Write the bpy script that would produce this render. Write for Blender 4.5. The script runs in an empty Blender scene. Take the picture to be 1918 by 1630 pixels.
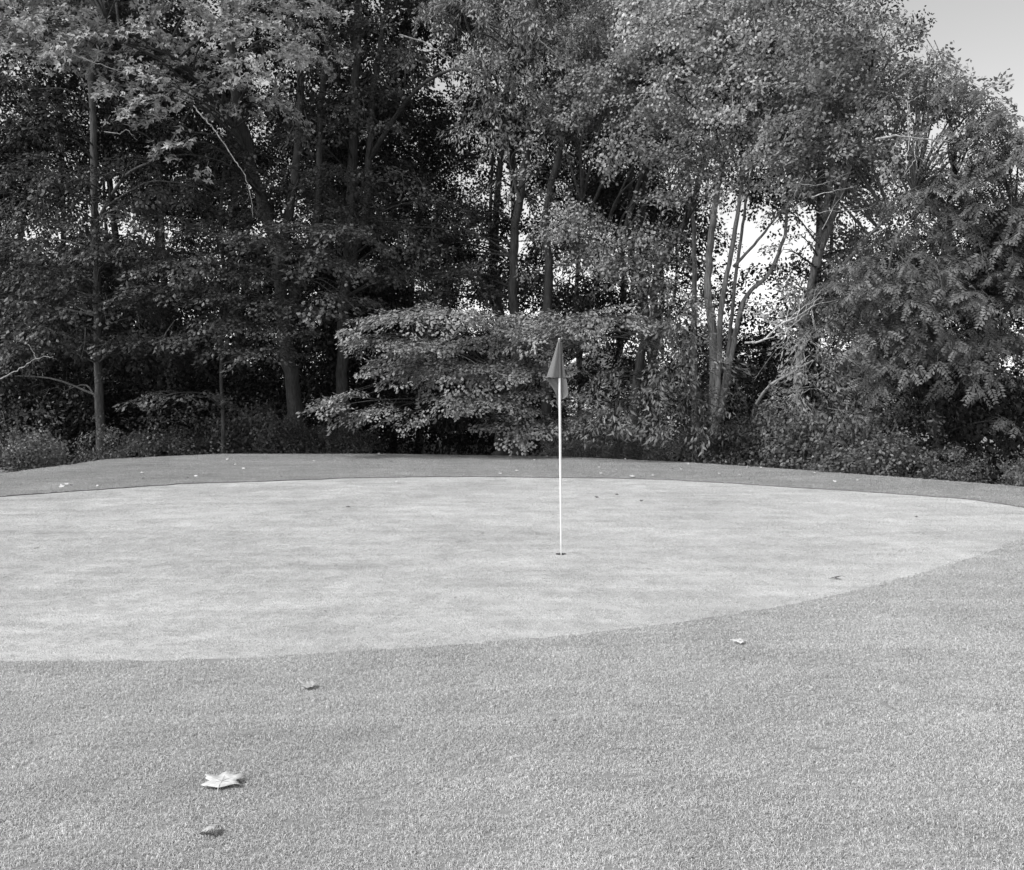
import bpy, math
import numpy as np
from mathutils import Vector

R = np.random.RandomState(11)
SC = bpy.context.scene
COL = SC.collection
rad = math.radians

# ------------------------------------------------------------------ camera
FPX, CX, CY = 1700.0, 959.0, 815.0
CAM = np.array([0.0, 0.0, 1.6])
PITCH = math.atan((815.0 - 736.0) / FPX)
cd = bpy.data.cameras.new('camera')
cam = bpy.data.objects.new('camera', cd); COL.objects.link(cam)
cam.location = CAM; cam.rotation_euler = (rad(90) - PITCH, 0, 0)
cd.sensor_width = 36; cd.lens = 36 * FPX / 1918.0
cd.clip_start = 0.05; cd.clip_end = 2000
SC.camera = cam

# ------------------------------------------------------------------ sky and sun
SUN_EL, SUN_AZ = 50, 238          # azimuth clockwise from +Y (the way the camera looks): high, behind on the left
w = bpy.data.worlds.new('World'); SC.world = w; w.use_nodes = True
nt = w.node_tree; bg = nt.nodes['Background']
sky = nt.nodes.new('ShaderNodeTexSky'); sky.sky_type = 'NISHITA'; sky.sun_disc = False
sky.sun_elevation = rad(SUN_EL); sky.sun_rotation = rad(SUN_AZ)
sky.air_density = 1.0; sky.dust_density = 1.2; sky.ozone_density = 1.0
bw = nt.nodes.new('ShaderNodeRGBToBW')
nt.links.new(sky.outputs[0], bw.inputs[0]); nt.links.new(bw.outputs[0], bg.inputs[0])
bg.inputs[1].default_value = 0.132
sd = bpy.data.lights.new('sun', 'SUN'); sd.energy = 1.6; sd.angle = rad(20); sd.color = (1, 1, 1)
sun = bpy.data.objects.new('sun', sd); COL.objects.link(sun)
ce, se = math.cos(rad(SUN_EL)), math.sin(rad(SUN_EL))
sdir = Vector((math.sin(rad(SUN_AZ)) * ce, math.cos(rad(SUN_AZ)) * ce, se))
sun.rotation_euler = sdir.to_track_quat('Z', 'Y').to_euler()
sun.location = (0, -5, 30)
vs = SC.view_settings
vs.view_transform = 'Standard'; vs.look = 'None'; vs.gamma = 1; vs.exposure = .98; vs.use_curve_mapping = False
SC.cycles.max_bounces = 6; SC.cycles.diffuse_bounces = 3; SC.cycles.glossy_bounces = 2
SC.cycles.transmission_bounces = 3; SC.cycles.transparent_max_bounces = 4
SC.cycles.use_denoising = True
SC.cycles.sample_clamp_indirect = 4

# ------------------------------------------------------------------ helpers
def ray(px, py):
    u = (px - CX) / FPX; v = (CY - py) / FPX
    s, c = math.sin(PITCH), math.cos(PITCH)
    return np.array([u, c + v * s, -s + v * c])
def P(px, py, d):                      # a point at distance d (metres along +Y)
    r = ray(px, py); return CAM + r * (d / r[1])
def G(px, py, z=0.0):                  # where a sight line meets the lawn
    r = ray(px, py); return CAM + r * ((z - CAM[2]) / r[2])
def smooth(t):
    t = np.clip(t, 0, 1); return t * t * (3 - 2 * t)
crest_px = [(-500, 960), (-200, 905), (0, 877), (200, 863), (400, 854), (700, 854), (1050, 859), (1300, 871), (1500, 885), (1700, 900), (1918, 917), (2300, 950)]
crest = np.array([G(*p)[:2] for p in crest_px])
o_ = np.argsort(crest[:, 0]); crest = crest[o_]
def yc(x): return np.interp(x, crest[:, 0], crest[:, 1])
def hgt(x, y):
    d = y - yc(x)
    return -1.0 * smooth(d / 7.0) - 0.5 * smooth((d - 7) / 40.0)

def tag(o, label=None, cat=None, group=None, kind=None):
    if label: o['label'] = label
    if cat: o['category'] = cat
    if group: o['group'] = group
    if kind: o['kind'] = kind
    return o
def empty(name, loc):
    o = bpy.data.objects.new(name, None); COL.objects.link(o); o.location = tuple(float(c) for c in loc)
    o.empty_display_size = 0.3
    return o
def link(name, me, mat=None, parent=None):
    o = bpy.data.objects.new(name, me); COL.objects.link(o)
    if mat is not None and not me.materials: me.materials.append(mat)
    if parent is not None: o.parent = parent
    return o
class MB:
    """collects vertices, triangles and quads, becomes one mesh"""
    def __init__(s): s.v = []; s.q = []; s.t = []; s.n = 0
    def add(s, v, t=None, q=None):
        v = np.asarray(v, float).reshape(-1, 3)
        if t is not None and len(t): s.t.append(np.asarray(t, np.int64).reshape(-1, 3) + s.n)
        if q is not None and len(q): s.q.append(np.asarray(q, np.int64).reshape(-1, 4) + s.n)
        s.v.append(v); s.n += len(v)
    def mesh(s, name, off=(0, 0, 0), smooth_=False):
        me = bpy.data.meshes.new(name)
        v = np.concatenate(s.v) - np.asarray(off, float)
        t = np.concatenate(s.t) if s.t else np.zeros((0, 3), np.int64)
        q = np.concatenate(s.q) if s.q else np.zeros((0, 4), np.int64)
        me.vertices.add(len(v)); me.vertices.foreach_set('co', v.astype(np.float32).ravel())
        nl = t.size + q.size
        me.loops.add(nl); me.loops.foreach_set('vertex_index', np.concatenate([t.ravel(), q.ravel()]).astype(np.int32))
        npoly = len(t) + len(q); me.polygons.add(npoly)
        tot = np.concatenate([np.full(len(t), 3), np.full(len(q), 4)]).astype(np.int32)
        st = np.concatenate([[0], np.cumsum(tot)[:-1]]).astype(np.int32) if npoly else np.zeros(0, np.int32)
        me.polygons.foreach_set('loop_start', st); me.polygons.foreach_set('loop_total', tot)
        if smooth_: me.polygons.foreach_set('use_smooth', np.ones(npoly, bool))
        me.update(calc_edges=True)
        return me
    def box(s, a, b):
        x0, y0, z0 = a; x1, y1, z1 = b
        v = [(x0,y0,z0),(x1,y0,z0),(x1,y1,z0),(x0,y1,z0),(x0,y0,z1),(x1,y0,z1),(x1,y1,z1),(x0,y1,z1)]
        s.add(v, q=[(0,3,2,1),(4,5,6,7),(0,1,5,4),(1,2,6,5),(2,3,7,6),(3,0,4,7)])
def spline(pts, k=5):
    p = np.asarray(pts, float)
    if len(p) < 3: k = 2
    q = np.vstack([2 * p[0] - p[1], p, 2 * p[-1] - p[-2]])
    out = []
    for i in range(1, len(q) - 2):
        for j in range(k):
            t = j / k
            out.append(0.5 * (2*q[i] + (q[i+1]-q[i-1])*t + (2*q[i-1]-5*q[i]+4*q[i+1]-q[i+2])*t*t + (-q[i-1]+3*q[i]-3*q[i+1]+q[i+2])*t**3))
    out.append(q[-2]); return np.array(out)
def tube(mb, pts, r, sides=6, lump=0.0, cap=True):
    p = np.asarray(pts, float); n = len(p); r = np.broadcast_to(np.asarray(r, float), (n,))
    d = np.gradient(p, axis=0); d /= np.linalg.norm(d, axis=1)[:, None] + 1e-9
    ref = np.array([0.31, 0.95, 0.05])
    a = np.cross(d, ref); a /= np.linalg.norm(a, axis=1)[:, None] + 1e-9; b = np.cross(d, a)
    th = np.arange(sides) * 2 * math.pi / sides
    rr = r[:, None] * (1 + lump * (R.rand(n, sides) - .5))
    v = p[:, None, :] + rr[..., None] * (a[:, None, :] * np.cos(th)[None, :, None] + b[:, None, :] * np.sin(th)[None, :, None])
    i = np.arange(n - 1)[:, None] * sides; j = np.arange(sides)[None, :]; j2 = (j + 1) % sides
    q = np.stack([i + j, i + sides + j, i + sides + j2, i + j2], -1).reshape(-1, 4)
    t = [] if not cap else [((n-1)*sides, (n-1)*sides+k+1, (n-1)*sides+k) for k in range(1, sides-1)]
    mb.add(v.reshape(-1, 3), t=t, q=q)

# ------------------------------------------------------------------ materials (the photograph is black and white: greys)
def newmat(name):
    m = bpy.data.materials.new(name); m.use_nodes = True
    return m, m.node_tree, m.node_tree.nodes['Principled BSDF']
def grey(v): return (v, v, v, 1)
def noise(nt, scale, detail=3, vec=None, rough=.5):
    n = nt.nodes.new('ShaderNodeTexNoise'); n.inputs['Scale'].default_value = scale; n.inputs['Detail'].default_value = detail
    n.inputs['Roughness'].default_value = rough
    if vec is not None: nt.links.new(vec, n.inputs['Vector'])
    return n.outputs['Fac']
def mrange(nt, src, a, b, c, d):
    n = nt.nodes.new('ShaderNodeMapRange'); nt.links.new(src, n.inputs[0])
    for i, k in enumerate((a, b, c, d)): n.inputs[i + 1].default_value = k
    return n.outputs[0]
def mul(nt, a, b, op='MULTIPLY'):
    n = nt.nodes.new('ShaderNodeMath'); n.operation = op
    for i, k in enumerate((a, b)):
        if isinstance(k, (int, float)): n.inputs[i].default_value = k
        else: nt.links.new(k, n.inputs[i])
    return n.outputs[0]
def plain(name, v, rough=.6, var=.15, scale=8, bump=0):
    m, nt, b = newmat(name); g = nt.nodes.new('ShaderNodeNewGeometry')
    f = noise(nt, scale, 4, g.outputs['Position'])
    nt.links.new(mul(nt, mrange(nt, f, .3, .7, 1 - var, 1 + var), v), b.inputs['Base Color'])
    b.inputs['Roughness'].default_value = rough
    if bump:
        bp = nt.nodes.new('ShaderNodeBump'); bp.inputs['Strength'].default_value = bump; bp.inputs['Distance'].default_value = .02
        nt.links.new(noise(nt, scale * 4, 4, g.outputs['Position']), bp.inputs['Height']); nt.links.new(bp.outputs[0], b.inputs['Normal'])
    return m
def leafmat(name, v, rough=.45, trans=.14, lo=.72, hi=1.3, spec=.35):
    m, nt, b = newmat(name); g = nt.nodes.new('ShaderNodeNewGeometry')
    rnd = mrange(nt, g.outputs['Random Per Island'], 0, 1, lo, hi)
    f = mrange(nt, noise(nt, .7, 3, g.outputs['Position']), .35, .65, .75, 1.25)
    c = mul(nt, mul(nt, rnd, f), v)
    nt.links.new(c, b.inputs['Base Color']); b.inputs['Roughness'].default_value = rough
    b.inputs['Specular IOR Level'].default_value = spec
    tr = nt.nodes.new('ShaderNodeBsdfTranslucent'); nt.links.new(mul(nt, c, 1.3), tr.inputs['Color'])
    mx = nt.nodes.new('ShaderNodeMixShader'); mx.inputs[0].default_value = trans
    out = nt.nodes['Material Output']
    nt.links.new(b.outputs[0], mx.inputs[1]); nt.links.new(tr.outputs[0], mx.inputs[2]); nt.links.new(mx.outputs[0], out.inputs['Surface'])
    return m
def barkmat(name, v):
    m, nt, b = newmat(name); g = nt.nodes.new('ShaderNodeNewGeometry')
    mp = nt.nodes.new('ShaderNodeMapping'); mp.inputs['Scale'].default_value = (14, 14, 2.2); nt.links.new(g.outputs['Position'], mp.inputs[0])
    f = noise(nt, 1.6, 5, mp.outputs[0], .65)
    f2 = noise(nt, .9, 3, g.outputs['Position'])
    nt.links.new(mul(nt, mul(nt, mrange(nt, f, .35, .7, .45, 1.5), mrange(nt, f2, .35, .65, .75, 1.25)), v), b.inputs['Base Color'])
    b.inputs['Roughness'].default_value = .85
    bp = nt.nodes.new('ShaderNodeBump'); bp.inputs['Strength'].default_value = .8; bp.inputs['Distance'].default_value = .02
    nt.links.new(f, bp.inputs['Height']); nt.links.new(bp.outputs[0], b.inputs['Normal'])
    return m
def turfmat(name, v, patch, fine, blades=False):
    m, nt, b = newmat(name); g = nt.nodes.new('ShaderNodeNewGeometry'); pos = g.outputs['Position']
    p1 = mrange(nt, noise(nt, .55, 4, pos, .6), .3, .7, 1 - patch, 1 + patch)
    p2 = mrange(nt, noise(nt, 2.6, 4, pos, .6), .3, .7, 1 - patch * .8, 1 + patch * .8)
    mp = nt.nodes.new('ShaderNodeMapping'); mp.inputs['Scale'].default_value = (.22, 1, 1); mp.inputs['Rotation'].default_value = (0, 0, .12); nt.links.new(pos, mp.inputs[0])
    p3 = mrange(nt, noise(nt, 3.6, 6, mp.outputs[0], .7), .35, .68, 1 - patch, 1 + patch * .7)
    c = mul(nt, mul(nt, mul(nt, p1, p2), p3), v)
    if blades:
        c = mul(nt, c, mrange(nt, g.outputs['Random Per Island'], 0, 1, .6, 1.4))
        tr = nt.nodes.new('ShaderNodeBsdfTranslucent'); nt.links.new(c, tr.inputs['Color'])
        mx = nt.nodes.new('ShaderNodeMixShader'); mx.inputs[0].default_value = .3
        nt.links.new(b.outputs[0], mx.inputs[1]); nt.links.new(tr.outputs[0], mx.inputs[2]); nt.links.new(mx.outputs[0], nt.nodes['Material Output'].inputs['Surface'])
    else:
        f = noise(nt, 60, 4, pos, .7); f3 = noise(nt, 260, 3, pos, .7)
        c = mul(nt, c, mrange(nt, f, .3, .7, 1 - fine, 1 + fine)); c = mul(nt, c, mrange(nt, f3, .3, .7, 1 - fine, 1 + fine))
        bp = nt.nodes.new('ShaderNodeBump'); bp.inputs['Strength'].default_value = .5; bp.inputs['Distance'].default_value = .004
        nt.links.new(f, bp.inputs['Height']); nt.links.new(bp.outputs[0], b.inputs['Normal'])
    nt.links.new(c, b.inputs['Base Color']); b.inputs['Roughness'].default_value = .7; b.inputs['Specular IOR Level'].default_value = .25
    return m

M_GREEN = turfmat('mown_green', .475, .12, .10)
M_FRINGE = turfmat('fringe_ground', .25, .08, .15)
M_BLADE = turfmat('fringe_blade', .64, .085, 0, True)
M_BLADE_F = turfmat('shaded_far_fringe_blade', .48, .12, 0, True)  # same grass; darker tone of the shaded far side put into the colour
M_BLADE_S = turfmat('green_blade', .65, .11, 0, True)
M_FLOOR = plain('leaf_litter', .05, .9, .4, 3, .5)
M_BARK_D = barkmat('dark_bark', .07)
M_BARK_M = barkmat('grey_bark', .10)
M_BARK_P = barkmat('pale_bark', .30)
M_DEAD = barkmat('dead_wood', .42)
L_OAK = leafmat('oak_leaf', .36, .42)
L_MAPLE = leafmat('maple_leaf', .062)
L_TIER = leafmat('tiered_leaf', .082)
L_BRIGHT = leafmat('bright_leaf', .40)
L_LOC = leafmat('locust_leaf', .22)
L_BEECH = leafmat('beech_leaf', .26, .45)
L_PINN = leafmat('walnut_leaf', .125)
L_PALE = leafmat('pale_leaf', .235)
L_DARK = leafmat('shaded_woodland_leaf', .026)  # shade of the deep woods put into the leaf colour, for contrast with the front
L_SHRUB = leafmat('shrub_leaf', .12, .4)

# ------------------------------------------------------------------ lawn: putting green, fringe, hole
H = G(1051, 1038)
gpx = [(0, 1243), (220, 1243), (440, 1238), (740, 1220), (1050, 1196), (1250, 1172), (1450, 1142), (1600, 1110), (1700, 1084), (1820, 1048), (1918, 1012),
       (1985, 985), (1990, 968), (1945, 957), (1880, 945), (1800, 935), (1650, 924), (1500, 915), (1350, 905), (1200, 898), (1000, 895), (800, 894), (640, 897), (500, 902), (350, 907), (200, 917), (0, 931), (-250, 952), (-560, 1000), (-720, 1060), (-700, 1140), (-420, 1210), (-180, 1237)]
gp = np.array([G(*p)[:2] for p in gpx])
gp3 = np.vstack([gp[-1:], gp, gp[:2]])
gs = []
for i in range(1, len(gp3) - 2):
    for j in range(10):
        t = j / 10; a, b_, c_, d_ = gp3[i-1], gp3[i], gp3[i+1], gp3[i+2]
        gs.append(.5 * (2*b_ + (c_-a)*t + (2*a-5*b_+4*c_-d_)*t*t + (-a+3*b_-3*c_+d_)*t**3))
gs = np.array(gs)
rel = gs - H[:2]; ang = np.arctan2(rel[:, 1], rel[:, 0]); rr_ = np.linalg.norm(rel, axis=1)
so = np.argsort(ang); ang, rr_ = ang[so], rr_[so]
NA = 900
TH = np.linspace(-math.pi, math.pi, NA, endpoint=False)
RB = np.interp(TH, ang, rr_, period=2 * math.pi)
RB *= 1 + .0030 * np.interp(TH, np.linspace(-math.pi, math.pi, 260), R.randn(260), period=2*math.pi)   # mower wobble
def in_green(x, y, pad=0.0):
    dx, dy = x - H[0], y - H[1]; r = np.hypot(dx, dy)
    return r < np.interp(np.arctan2(dy, dx), TH, RB, period=2 * math.pi) + pad
def polar(rings, dz):
    mb = MB(); v = []
    for rr in rings:
        x = H[0] + rr * np.cos(TH); y = H[1] + rr * np.sin(TH)
        v.append(np.stack([x, y, hgt(x, y) + dz], -1))
    v = np.concatenate(v); n = len(rings)
    i = np.arange(n - 1)[:, None] * NA; j = np.arange(NA)[None, :]; j2 = (j + 1) % NA
    q = np.stack([i + j, i + NA + j, i + NA + j2, i + j2], -1).reshape(-1, 4)
    mb.add(v, q=q); return mb
HR = .054
mb = polar([HR + (RB - HR) * t for t in np.linspace(0, 1, 14) ** 1.5], 0)
g_ = link('putting_green', mb.mesh('putting_green', smooth_=True), M_GREEN); tag(g_, kind='structure')
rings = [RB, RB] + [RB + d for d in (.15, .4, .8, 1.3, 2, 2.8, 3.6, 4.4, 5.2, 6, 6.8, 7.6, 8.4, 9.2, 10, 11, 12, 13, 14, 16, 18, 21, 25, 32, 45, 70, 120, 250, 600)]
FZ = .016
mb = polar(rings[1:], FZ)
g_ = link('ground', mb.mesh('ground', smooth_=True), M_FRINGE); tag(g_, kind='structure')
mb = polar([RB - .004, RB + .001], FZ)
mb.v[0][:NA, 2] -= FZ + .005
tag(link('turf_edge', mb.mesh('turf_edge', smooth_=True), plain('cut_turf_edge', .13, .9, .4, 40)), kind='structure')
# forest floor: dark litter sheet beyond the crest
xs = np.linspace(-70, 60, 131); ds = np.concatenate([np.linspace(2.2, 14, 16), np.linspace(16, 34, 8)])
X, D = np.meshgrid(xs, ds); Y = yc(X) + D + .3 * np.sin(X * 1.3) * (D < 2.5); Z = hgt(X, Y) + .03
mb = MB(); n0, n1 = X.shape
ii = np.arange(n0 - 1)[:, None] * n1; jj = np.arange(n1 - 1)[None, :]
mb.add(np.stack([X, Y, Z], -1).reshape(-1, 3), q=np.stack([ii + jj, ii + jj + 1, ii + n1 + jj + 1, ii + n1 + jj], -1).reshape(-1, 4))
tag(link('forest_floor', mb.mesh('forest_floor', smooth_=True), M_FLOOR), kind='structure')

# the cup in the green
cupE = empty('golf_cup', (H[0], H[1], -.16)); tag(cupE, 'round hole cut in the putting green with the flagstick standing in it', 'golf hole')
def lathe(prof, n=32):
    mb = MB(); th = np.arange(n) * 2 * math.pi / n; v = []
    for r, z in prof: v.append(np.stack([r * np.cos(th), r * np.sin(th), np.full(n, z)], -1))
    m_ = len(prof); i = np.arange(m_ - 1)[:, None] * n; j = np.arange(n)[None, :]; j2 = (j + 1) % n
    mb.add(np.concatenate(v), q=np.stack([i + j, i + j2, i + n + j2, i + n + j], -1).reshape(-1, 4)); return mb
link('soil_wall', lathe([(HR, .162), (HR, .135)]).mesh('soil_wall', smooth_=True), plain('soil', .05, .9, .4, 60), cupE)
link('cup_liner', lathe([(HR, .133), (HR - .003, .133), (HR - .003, .0), (.001, .0)]).mesh('cup_liner', smooth_=True), plain('grey_liner', .25, .5), cupE)  # liner is one even grey from rim to bottom

# ------------------------------------------------------------------ flagstick
M_WHITE = plain('white_paint', .85, .35, .03, 20)
top = P(1047.5, 637, H[1]); lean = np.array([top[0] - H[0], 0.0, 0.0]); LH = 2.135
fs = empty('golf_flagstick', (H[0], H[1], -.10)); tag(fs, 'white golf flagstick standing in the hole with a limp grey flag at its top', 'flagstick')
base = np.array([H[0], H[1], -.10])
def pole_pt(z): return np.array([lean[0] * (z / LH), 0, z + .10])
mb = MB(); zs = [-.10, -.02, .12, .14, .5, 1.0, 1.5, 1.72, 1.95, LH]
rs = [.0065, .0065, .0065, .0085, .0095, .0118, .0122, .0115, .0095, .009]
tube(mb, [pole_pt(z) for z in zs], rs, 16)
link('pole', mb.mesh('pole', smooth_=True), M_WHITE, fs)
M_FLAG, nt_, b_ = newmat('flag_cloth')
g0 = nt_.nodes.new('ShaderNodeNewGeometry')
wv = noise(nt_, 180, 2, g0.outputs['Position'])
cc = mul(nt_, mrange(nt_, wv, .3, .7, .85, 1.15), .25)
nt_.links.new(cc, b_.inputs['Base Color']); b_.inputs['Roughness'].default_value = .55
tr = nt_.nodes.new('ShaderNodeBsdfTranslucent'); nt_.links.new(mul(nt_, cc, 1.3), tr.inputs['Color'])
mx = nt_.nodes.new('ShaderNodeMixShader'); mx.inputs[0].default_value = .35
nt_.links.new(b_.outputs[0], mx.inputs[1]); nt_.links.new(tr.outputs[0], mx.inputs[2]); nt_.links.new(mx.outputs[0], nt_.nodes['Material Output'].inputs['Surface'])
# sleeve round the pole, z from 1.745 to 2.13
mb = MB(); zz = np.linspace(1.745, 2.128, 12)
tube(mb, [pole_pt(z) for z in zz], .0155 - .003 * (zz - 1.745) / .38 + .0012 * np.sin(zz * 60), 14, .12)
link('flag_sleeve', mb.mesh('flag_sleeve', smooth_=True), M_FLAG, fs)
# cloth: rows are heights, each row a folded path in (x, y); x measured from the pole in metres
S = H[1] / FPX
def row(z, pts): return z, np.array(pts, float)
def fx(px, py):   # local x of a pixel column at the pole's distance
    return P(px, py, H[1])[0] - H[0]
def zpx(py): return P(1050, py, H[1])[2] + .10
# left fold (front), hanging from sleeve: outline left edge from (1044,640) to (1022.5,709), hem 709
def sheet(rows, name, parent, nu=12, lump=.004):
    mb = MB(); vv = []
    for r_i, (z, pts) in enumerate(rows):
        pts = spline([(p[0], p[1], 0) for p in pts], 4)[:, :2]
        L = np.concatenate([[0], np.cumsum(np.linalg.norm(np.diff(pts, axis=0), axis=1))]) + 1e-9 * np.arange(len(pts))
        u = np.linspace(0, L[-1], nu)
        xx = np.interp(u, L, pts[:, 0]); yy = np.interp(u, L, pts[:, 1])
        rp = .006 * np.sin(u * 95 + z * 9) * np.sin(np.linspace(0, math.pi, nu)) + .003 * np.sin(u * 40 - z * 31)
        vv.append(np.stack([xx, yy + rp, np.full(nu, z) + .002 * np.sin(u * 60 + 1)], -1))
    v = np.concatenate(vv); n = len(rows)
    i = np.arange(n - 1)[:, None] * nu; j = np.arange(nu - 1)[None, :]
    mb.add(v, q=np.stack([i + j, i + j + 1, i + nu + j + 1, i + nu + j], -1).reshape(-1, 4))
    o = link(name, mb.mesh(name, smooth_=True), M_FLAG, parent)
    md = o.modifiers.new('thickness', 'SOLIDIFY'); md.thickness = .0012; md.offset = 0
    sb = o.modifiers.new('soft', 'SUBSURF'); sb.levels = 1; sb.render_levels = 1
    return o
def frow(py, lx, rx, zig):
    """one height of the cloth: from the sleeve out to the left fold, back behind the pole, out to the right fold"""
    c = fx(1050 - (1038 - py) * .0075, py)
    a, b2 = fx(lx - .7, py), fx(rx + 1.6, py)
    return (zpx(py), [(c, -.012), ((a + c) / 2, -.030 * zig - .012), (a, -.004), (a * .6 + c * .4, .022), (c, .030), ((c + b2) / 2, .012), (b2, .004), (b2 * .7 + c * .3, .036)])
rows = [frow(641, 1044.5, 1051.5, .3), frow(655, 1040.5, 1052, .5), frow(670, 1036, 1053.5, .8), frow(685, 1031, 1055.5, 1), frow(697, 1026.5, 1057.5, 1), frow(708.5, 1022.8, 1059.5, 1)]
def flagpart():
    mb = None
    o = sheet(rows, 'flag', fs, 26); return o
flagpart()
# lower drape behind the pole: narrowing to the left into a tail, round corner on the right
def drow(py, lx, rx):
    c = fx(1050 - (1038 - py) * .0075, py); a, b2 = fx(lx - .4, py), fx(rx + 1.6, py)
    return (zpx(py), [(a, .006), (a * .6 + c * .4, .022), (c, .030), ((c + b2) / 2, .014), (b2, .006)])
rows2 = [drow(708.8, 1023, 1059.5), drow(716, 1028, 1060.8), drow(724, 1033, 1062), drow(732, 1038.5, 1063), drow(739, 1041, 1063.3), drow(743, 1042, 1061.5), drow(746, 1043, 1056), drow(748.5, 1043.5, 1051)]
o = sheet(rows2, 'flag_drape', fs, 18)
rows3 = [(zpx(744), [(fx(1042.3, 744), .012), (fx(1045, 744), .02), (fx(1048, 744), .026)]), (zpx(752), [(fx(1043, 752), .012), (fx(1045, 752), .02), (fx(1047.5, 752), .024)]), (zpx(761), [(fx(1044.2, 761), .013), (fx(1045.3, 761), .018), (fx(1046.4, 761), .02)])]
sheet(rows3, 'flag_tail', fs, 6)

# ------------------------------------------------------------------ grass blades (geometry nodes: nobody could count them)
def blade_patch(name, size, nbl, hh, ww, mat):
    mb = MB()
    x, y = (R.rand(nbl) - .5) * size, (R.rand(nbl) - .5) * size
    a = R.rand(nbl) * 6.283; L = hh * (.55 + .8 * R.rand(nbl)); ln = .6 + 1.1 * R.rand(nbl)
    wd = ww * (.7 + .6 * R.rand(nbl)); la = a + R.randn(nbl) * 1.2
    px_, py_ = np.cos(a), np.sin(a)
    b0 = np.stack([x - px_*wd/2, y - py_*wd/2, np.full(nbl, -.002)], -1); b1 = np.stack([x + px_*wd/2, y + py_*wd/2, np.full(nbl, -.002)], -1)
    mx_, my_ = x + np.cos(la)*L*ln*.35, y + np.sin(la)*L*ln*.35
    m0 = np.stack([mx_ - px_*wd*.4, my_ - py_*wd*.4, L * .6], -1); m1 = np.stack([mx_ + px_*wd*.4, my_ + py_*wd*.4, L * .6], -1)
    tp = np.stack([x + np.cos(la)*L*ln, y + np.sin(la)*L*ln, L * (1 - .35 * ln)], -1)
    v = np.stack([b0, b1, m0, m1, tp], 1).reshape(-1, 3); k = np.arange(nbl)[:, None] * 5
    mb.add(v, t=k + np.array([[2, 3, 4]]), q=k + np.array([[0, 1, 3, 2]]))
    me = mb.mesh(name); me.materials.append(mat)
    return bpy.data.objects.new(name, me)      # not linked: only the source of the instances
def scatter(name, pts, src, label=None):
    mb = MB(); mb.add(pts); me = mb.mesh(name)
    o = link(name, me); tag(o, label, 'grass' if label else None, kind='stuff')
    ng = bpy.data.node_groups.new(name, 'GeometryNodeTree')
    ng.interface.new_socket('Geometry', in_out='INPUT', socket_type='NodeSocketGeometry')
    ng.interface.new_socket('Geometry', in_out='OUTPUT', socket_type='NodeSocketGeometry')
    N = ng.nodes; gi = N.new('NodeGroupInput'); go = N.new('NodeGroupOutput')
    ip = N.new('GeometryNodeInstanceOnPoints'); oi = N.new('GeometryNodeObjectInfo'); oi.inputs['Object'].default_value = src
    rv = N.new('FunctionNodeRandomValue'); rv.data_type = 'FLOAT_VECTOR'
    rv.inputs['Min'].default_value = (0, 0, 0); rv.inputs['Max'].default_value = (0, 0, 6.283)
    rs_ = N.new('FunctionNodeRandomValue'); rs_.data_type = 'FLOAT'
    rs_.inputs[2].default_value = .75; rs_.inputs[3].default_value = 1.3
    ng.links.new(gi.outputs[0], ip.inputs['Points']); ng.links.new(oi.outputs['Geometry'], ip.inputs['Instance'])
    ng.links.new(rv.outputs[0], ip.inputs['Rotation']); ng.links.new(rs_.outputs[1], ip.inputs['Scale'])
    ng.links.new(ip.outputs[0], go.inputs[0])
    md = o.modifiers.new('blades', 'NODES'); md.node_group = ng
    return o
def area_pts(x0, x1, y0, y1, step, test):
    x, y = np.meshgrid(np.arange(x0, x1, step), np.arange(y0, y1, step)); x = x.ravel(); y = y.ravel()
    x = x + (R.rand(len(x)) - .5) * step; y = y + (R.rand(len(y)) - .5) * step
    k = (np.abs(x) < y * .60 + .6) & test(x, y); x, y = x[k], y[k]
    return x, y
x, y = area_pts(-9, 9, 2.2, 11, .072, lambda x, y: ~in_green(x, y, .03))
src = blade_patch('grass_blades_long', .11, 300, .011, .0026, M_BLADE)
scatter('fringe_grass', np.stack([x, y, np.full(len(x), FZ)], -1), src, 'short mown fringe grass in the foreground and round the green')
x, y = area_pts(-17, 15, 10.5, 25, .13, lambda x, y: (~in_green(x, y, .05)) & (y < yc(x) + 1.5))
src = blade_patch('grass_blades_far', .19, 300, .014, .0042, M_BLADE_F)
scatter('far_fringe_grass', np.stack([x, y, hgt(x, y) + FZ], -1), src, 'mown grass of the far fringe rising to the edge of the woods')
x, y = area_pts(-9, 9, 4.8, 10.5, .095, lambda x, y: in_green(x, y, -.03) & (np.hypot(x - H[0], y - H[1]) > .13))
src = blade_patch('green_blades', .15, 300, .0045, .0030, M_BLADE_S)
scatter('green_grass', np.stack([x, y, np.full(len(x), 0.0)], -1), src, 'very short pale grass of the putting green')
x, y = area_pts(-9, 9, 4.8, 20, .17, lambda x, y: in_green(x, y, -.03) & (y > 10.3))
src = blade_patch('green_blades_far', .26, 420, .0045, .0045, M_BLADE_S)
scatter('far_green_grass', np.stack([x, y, np.full(len(x), 0.0)], -1), src, 'short pale grass on the far half of the putting green')

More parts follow.
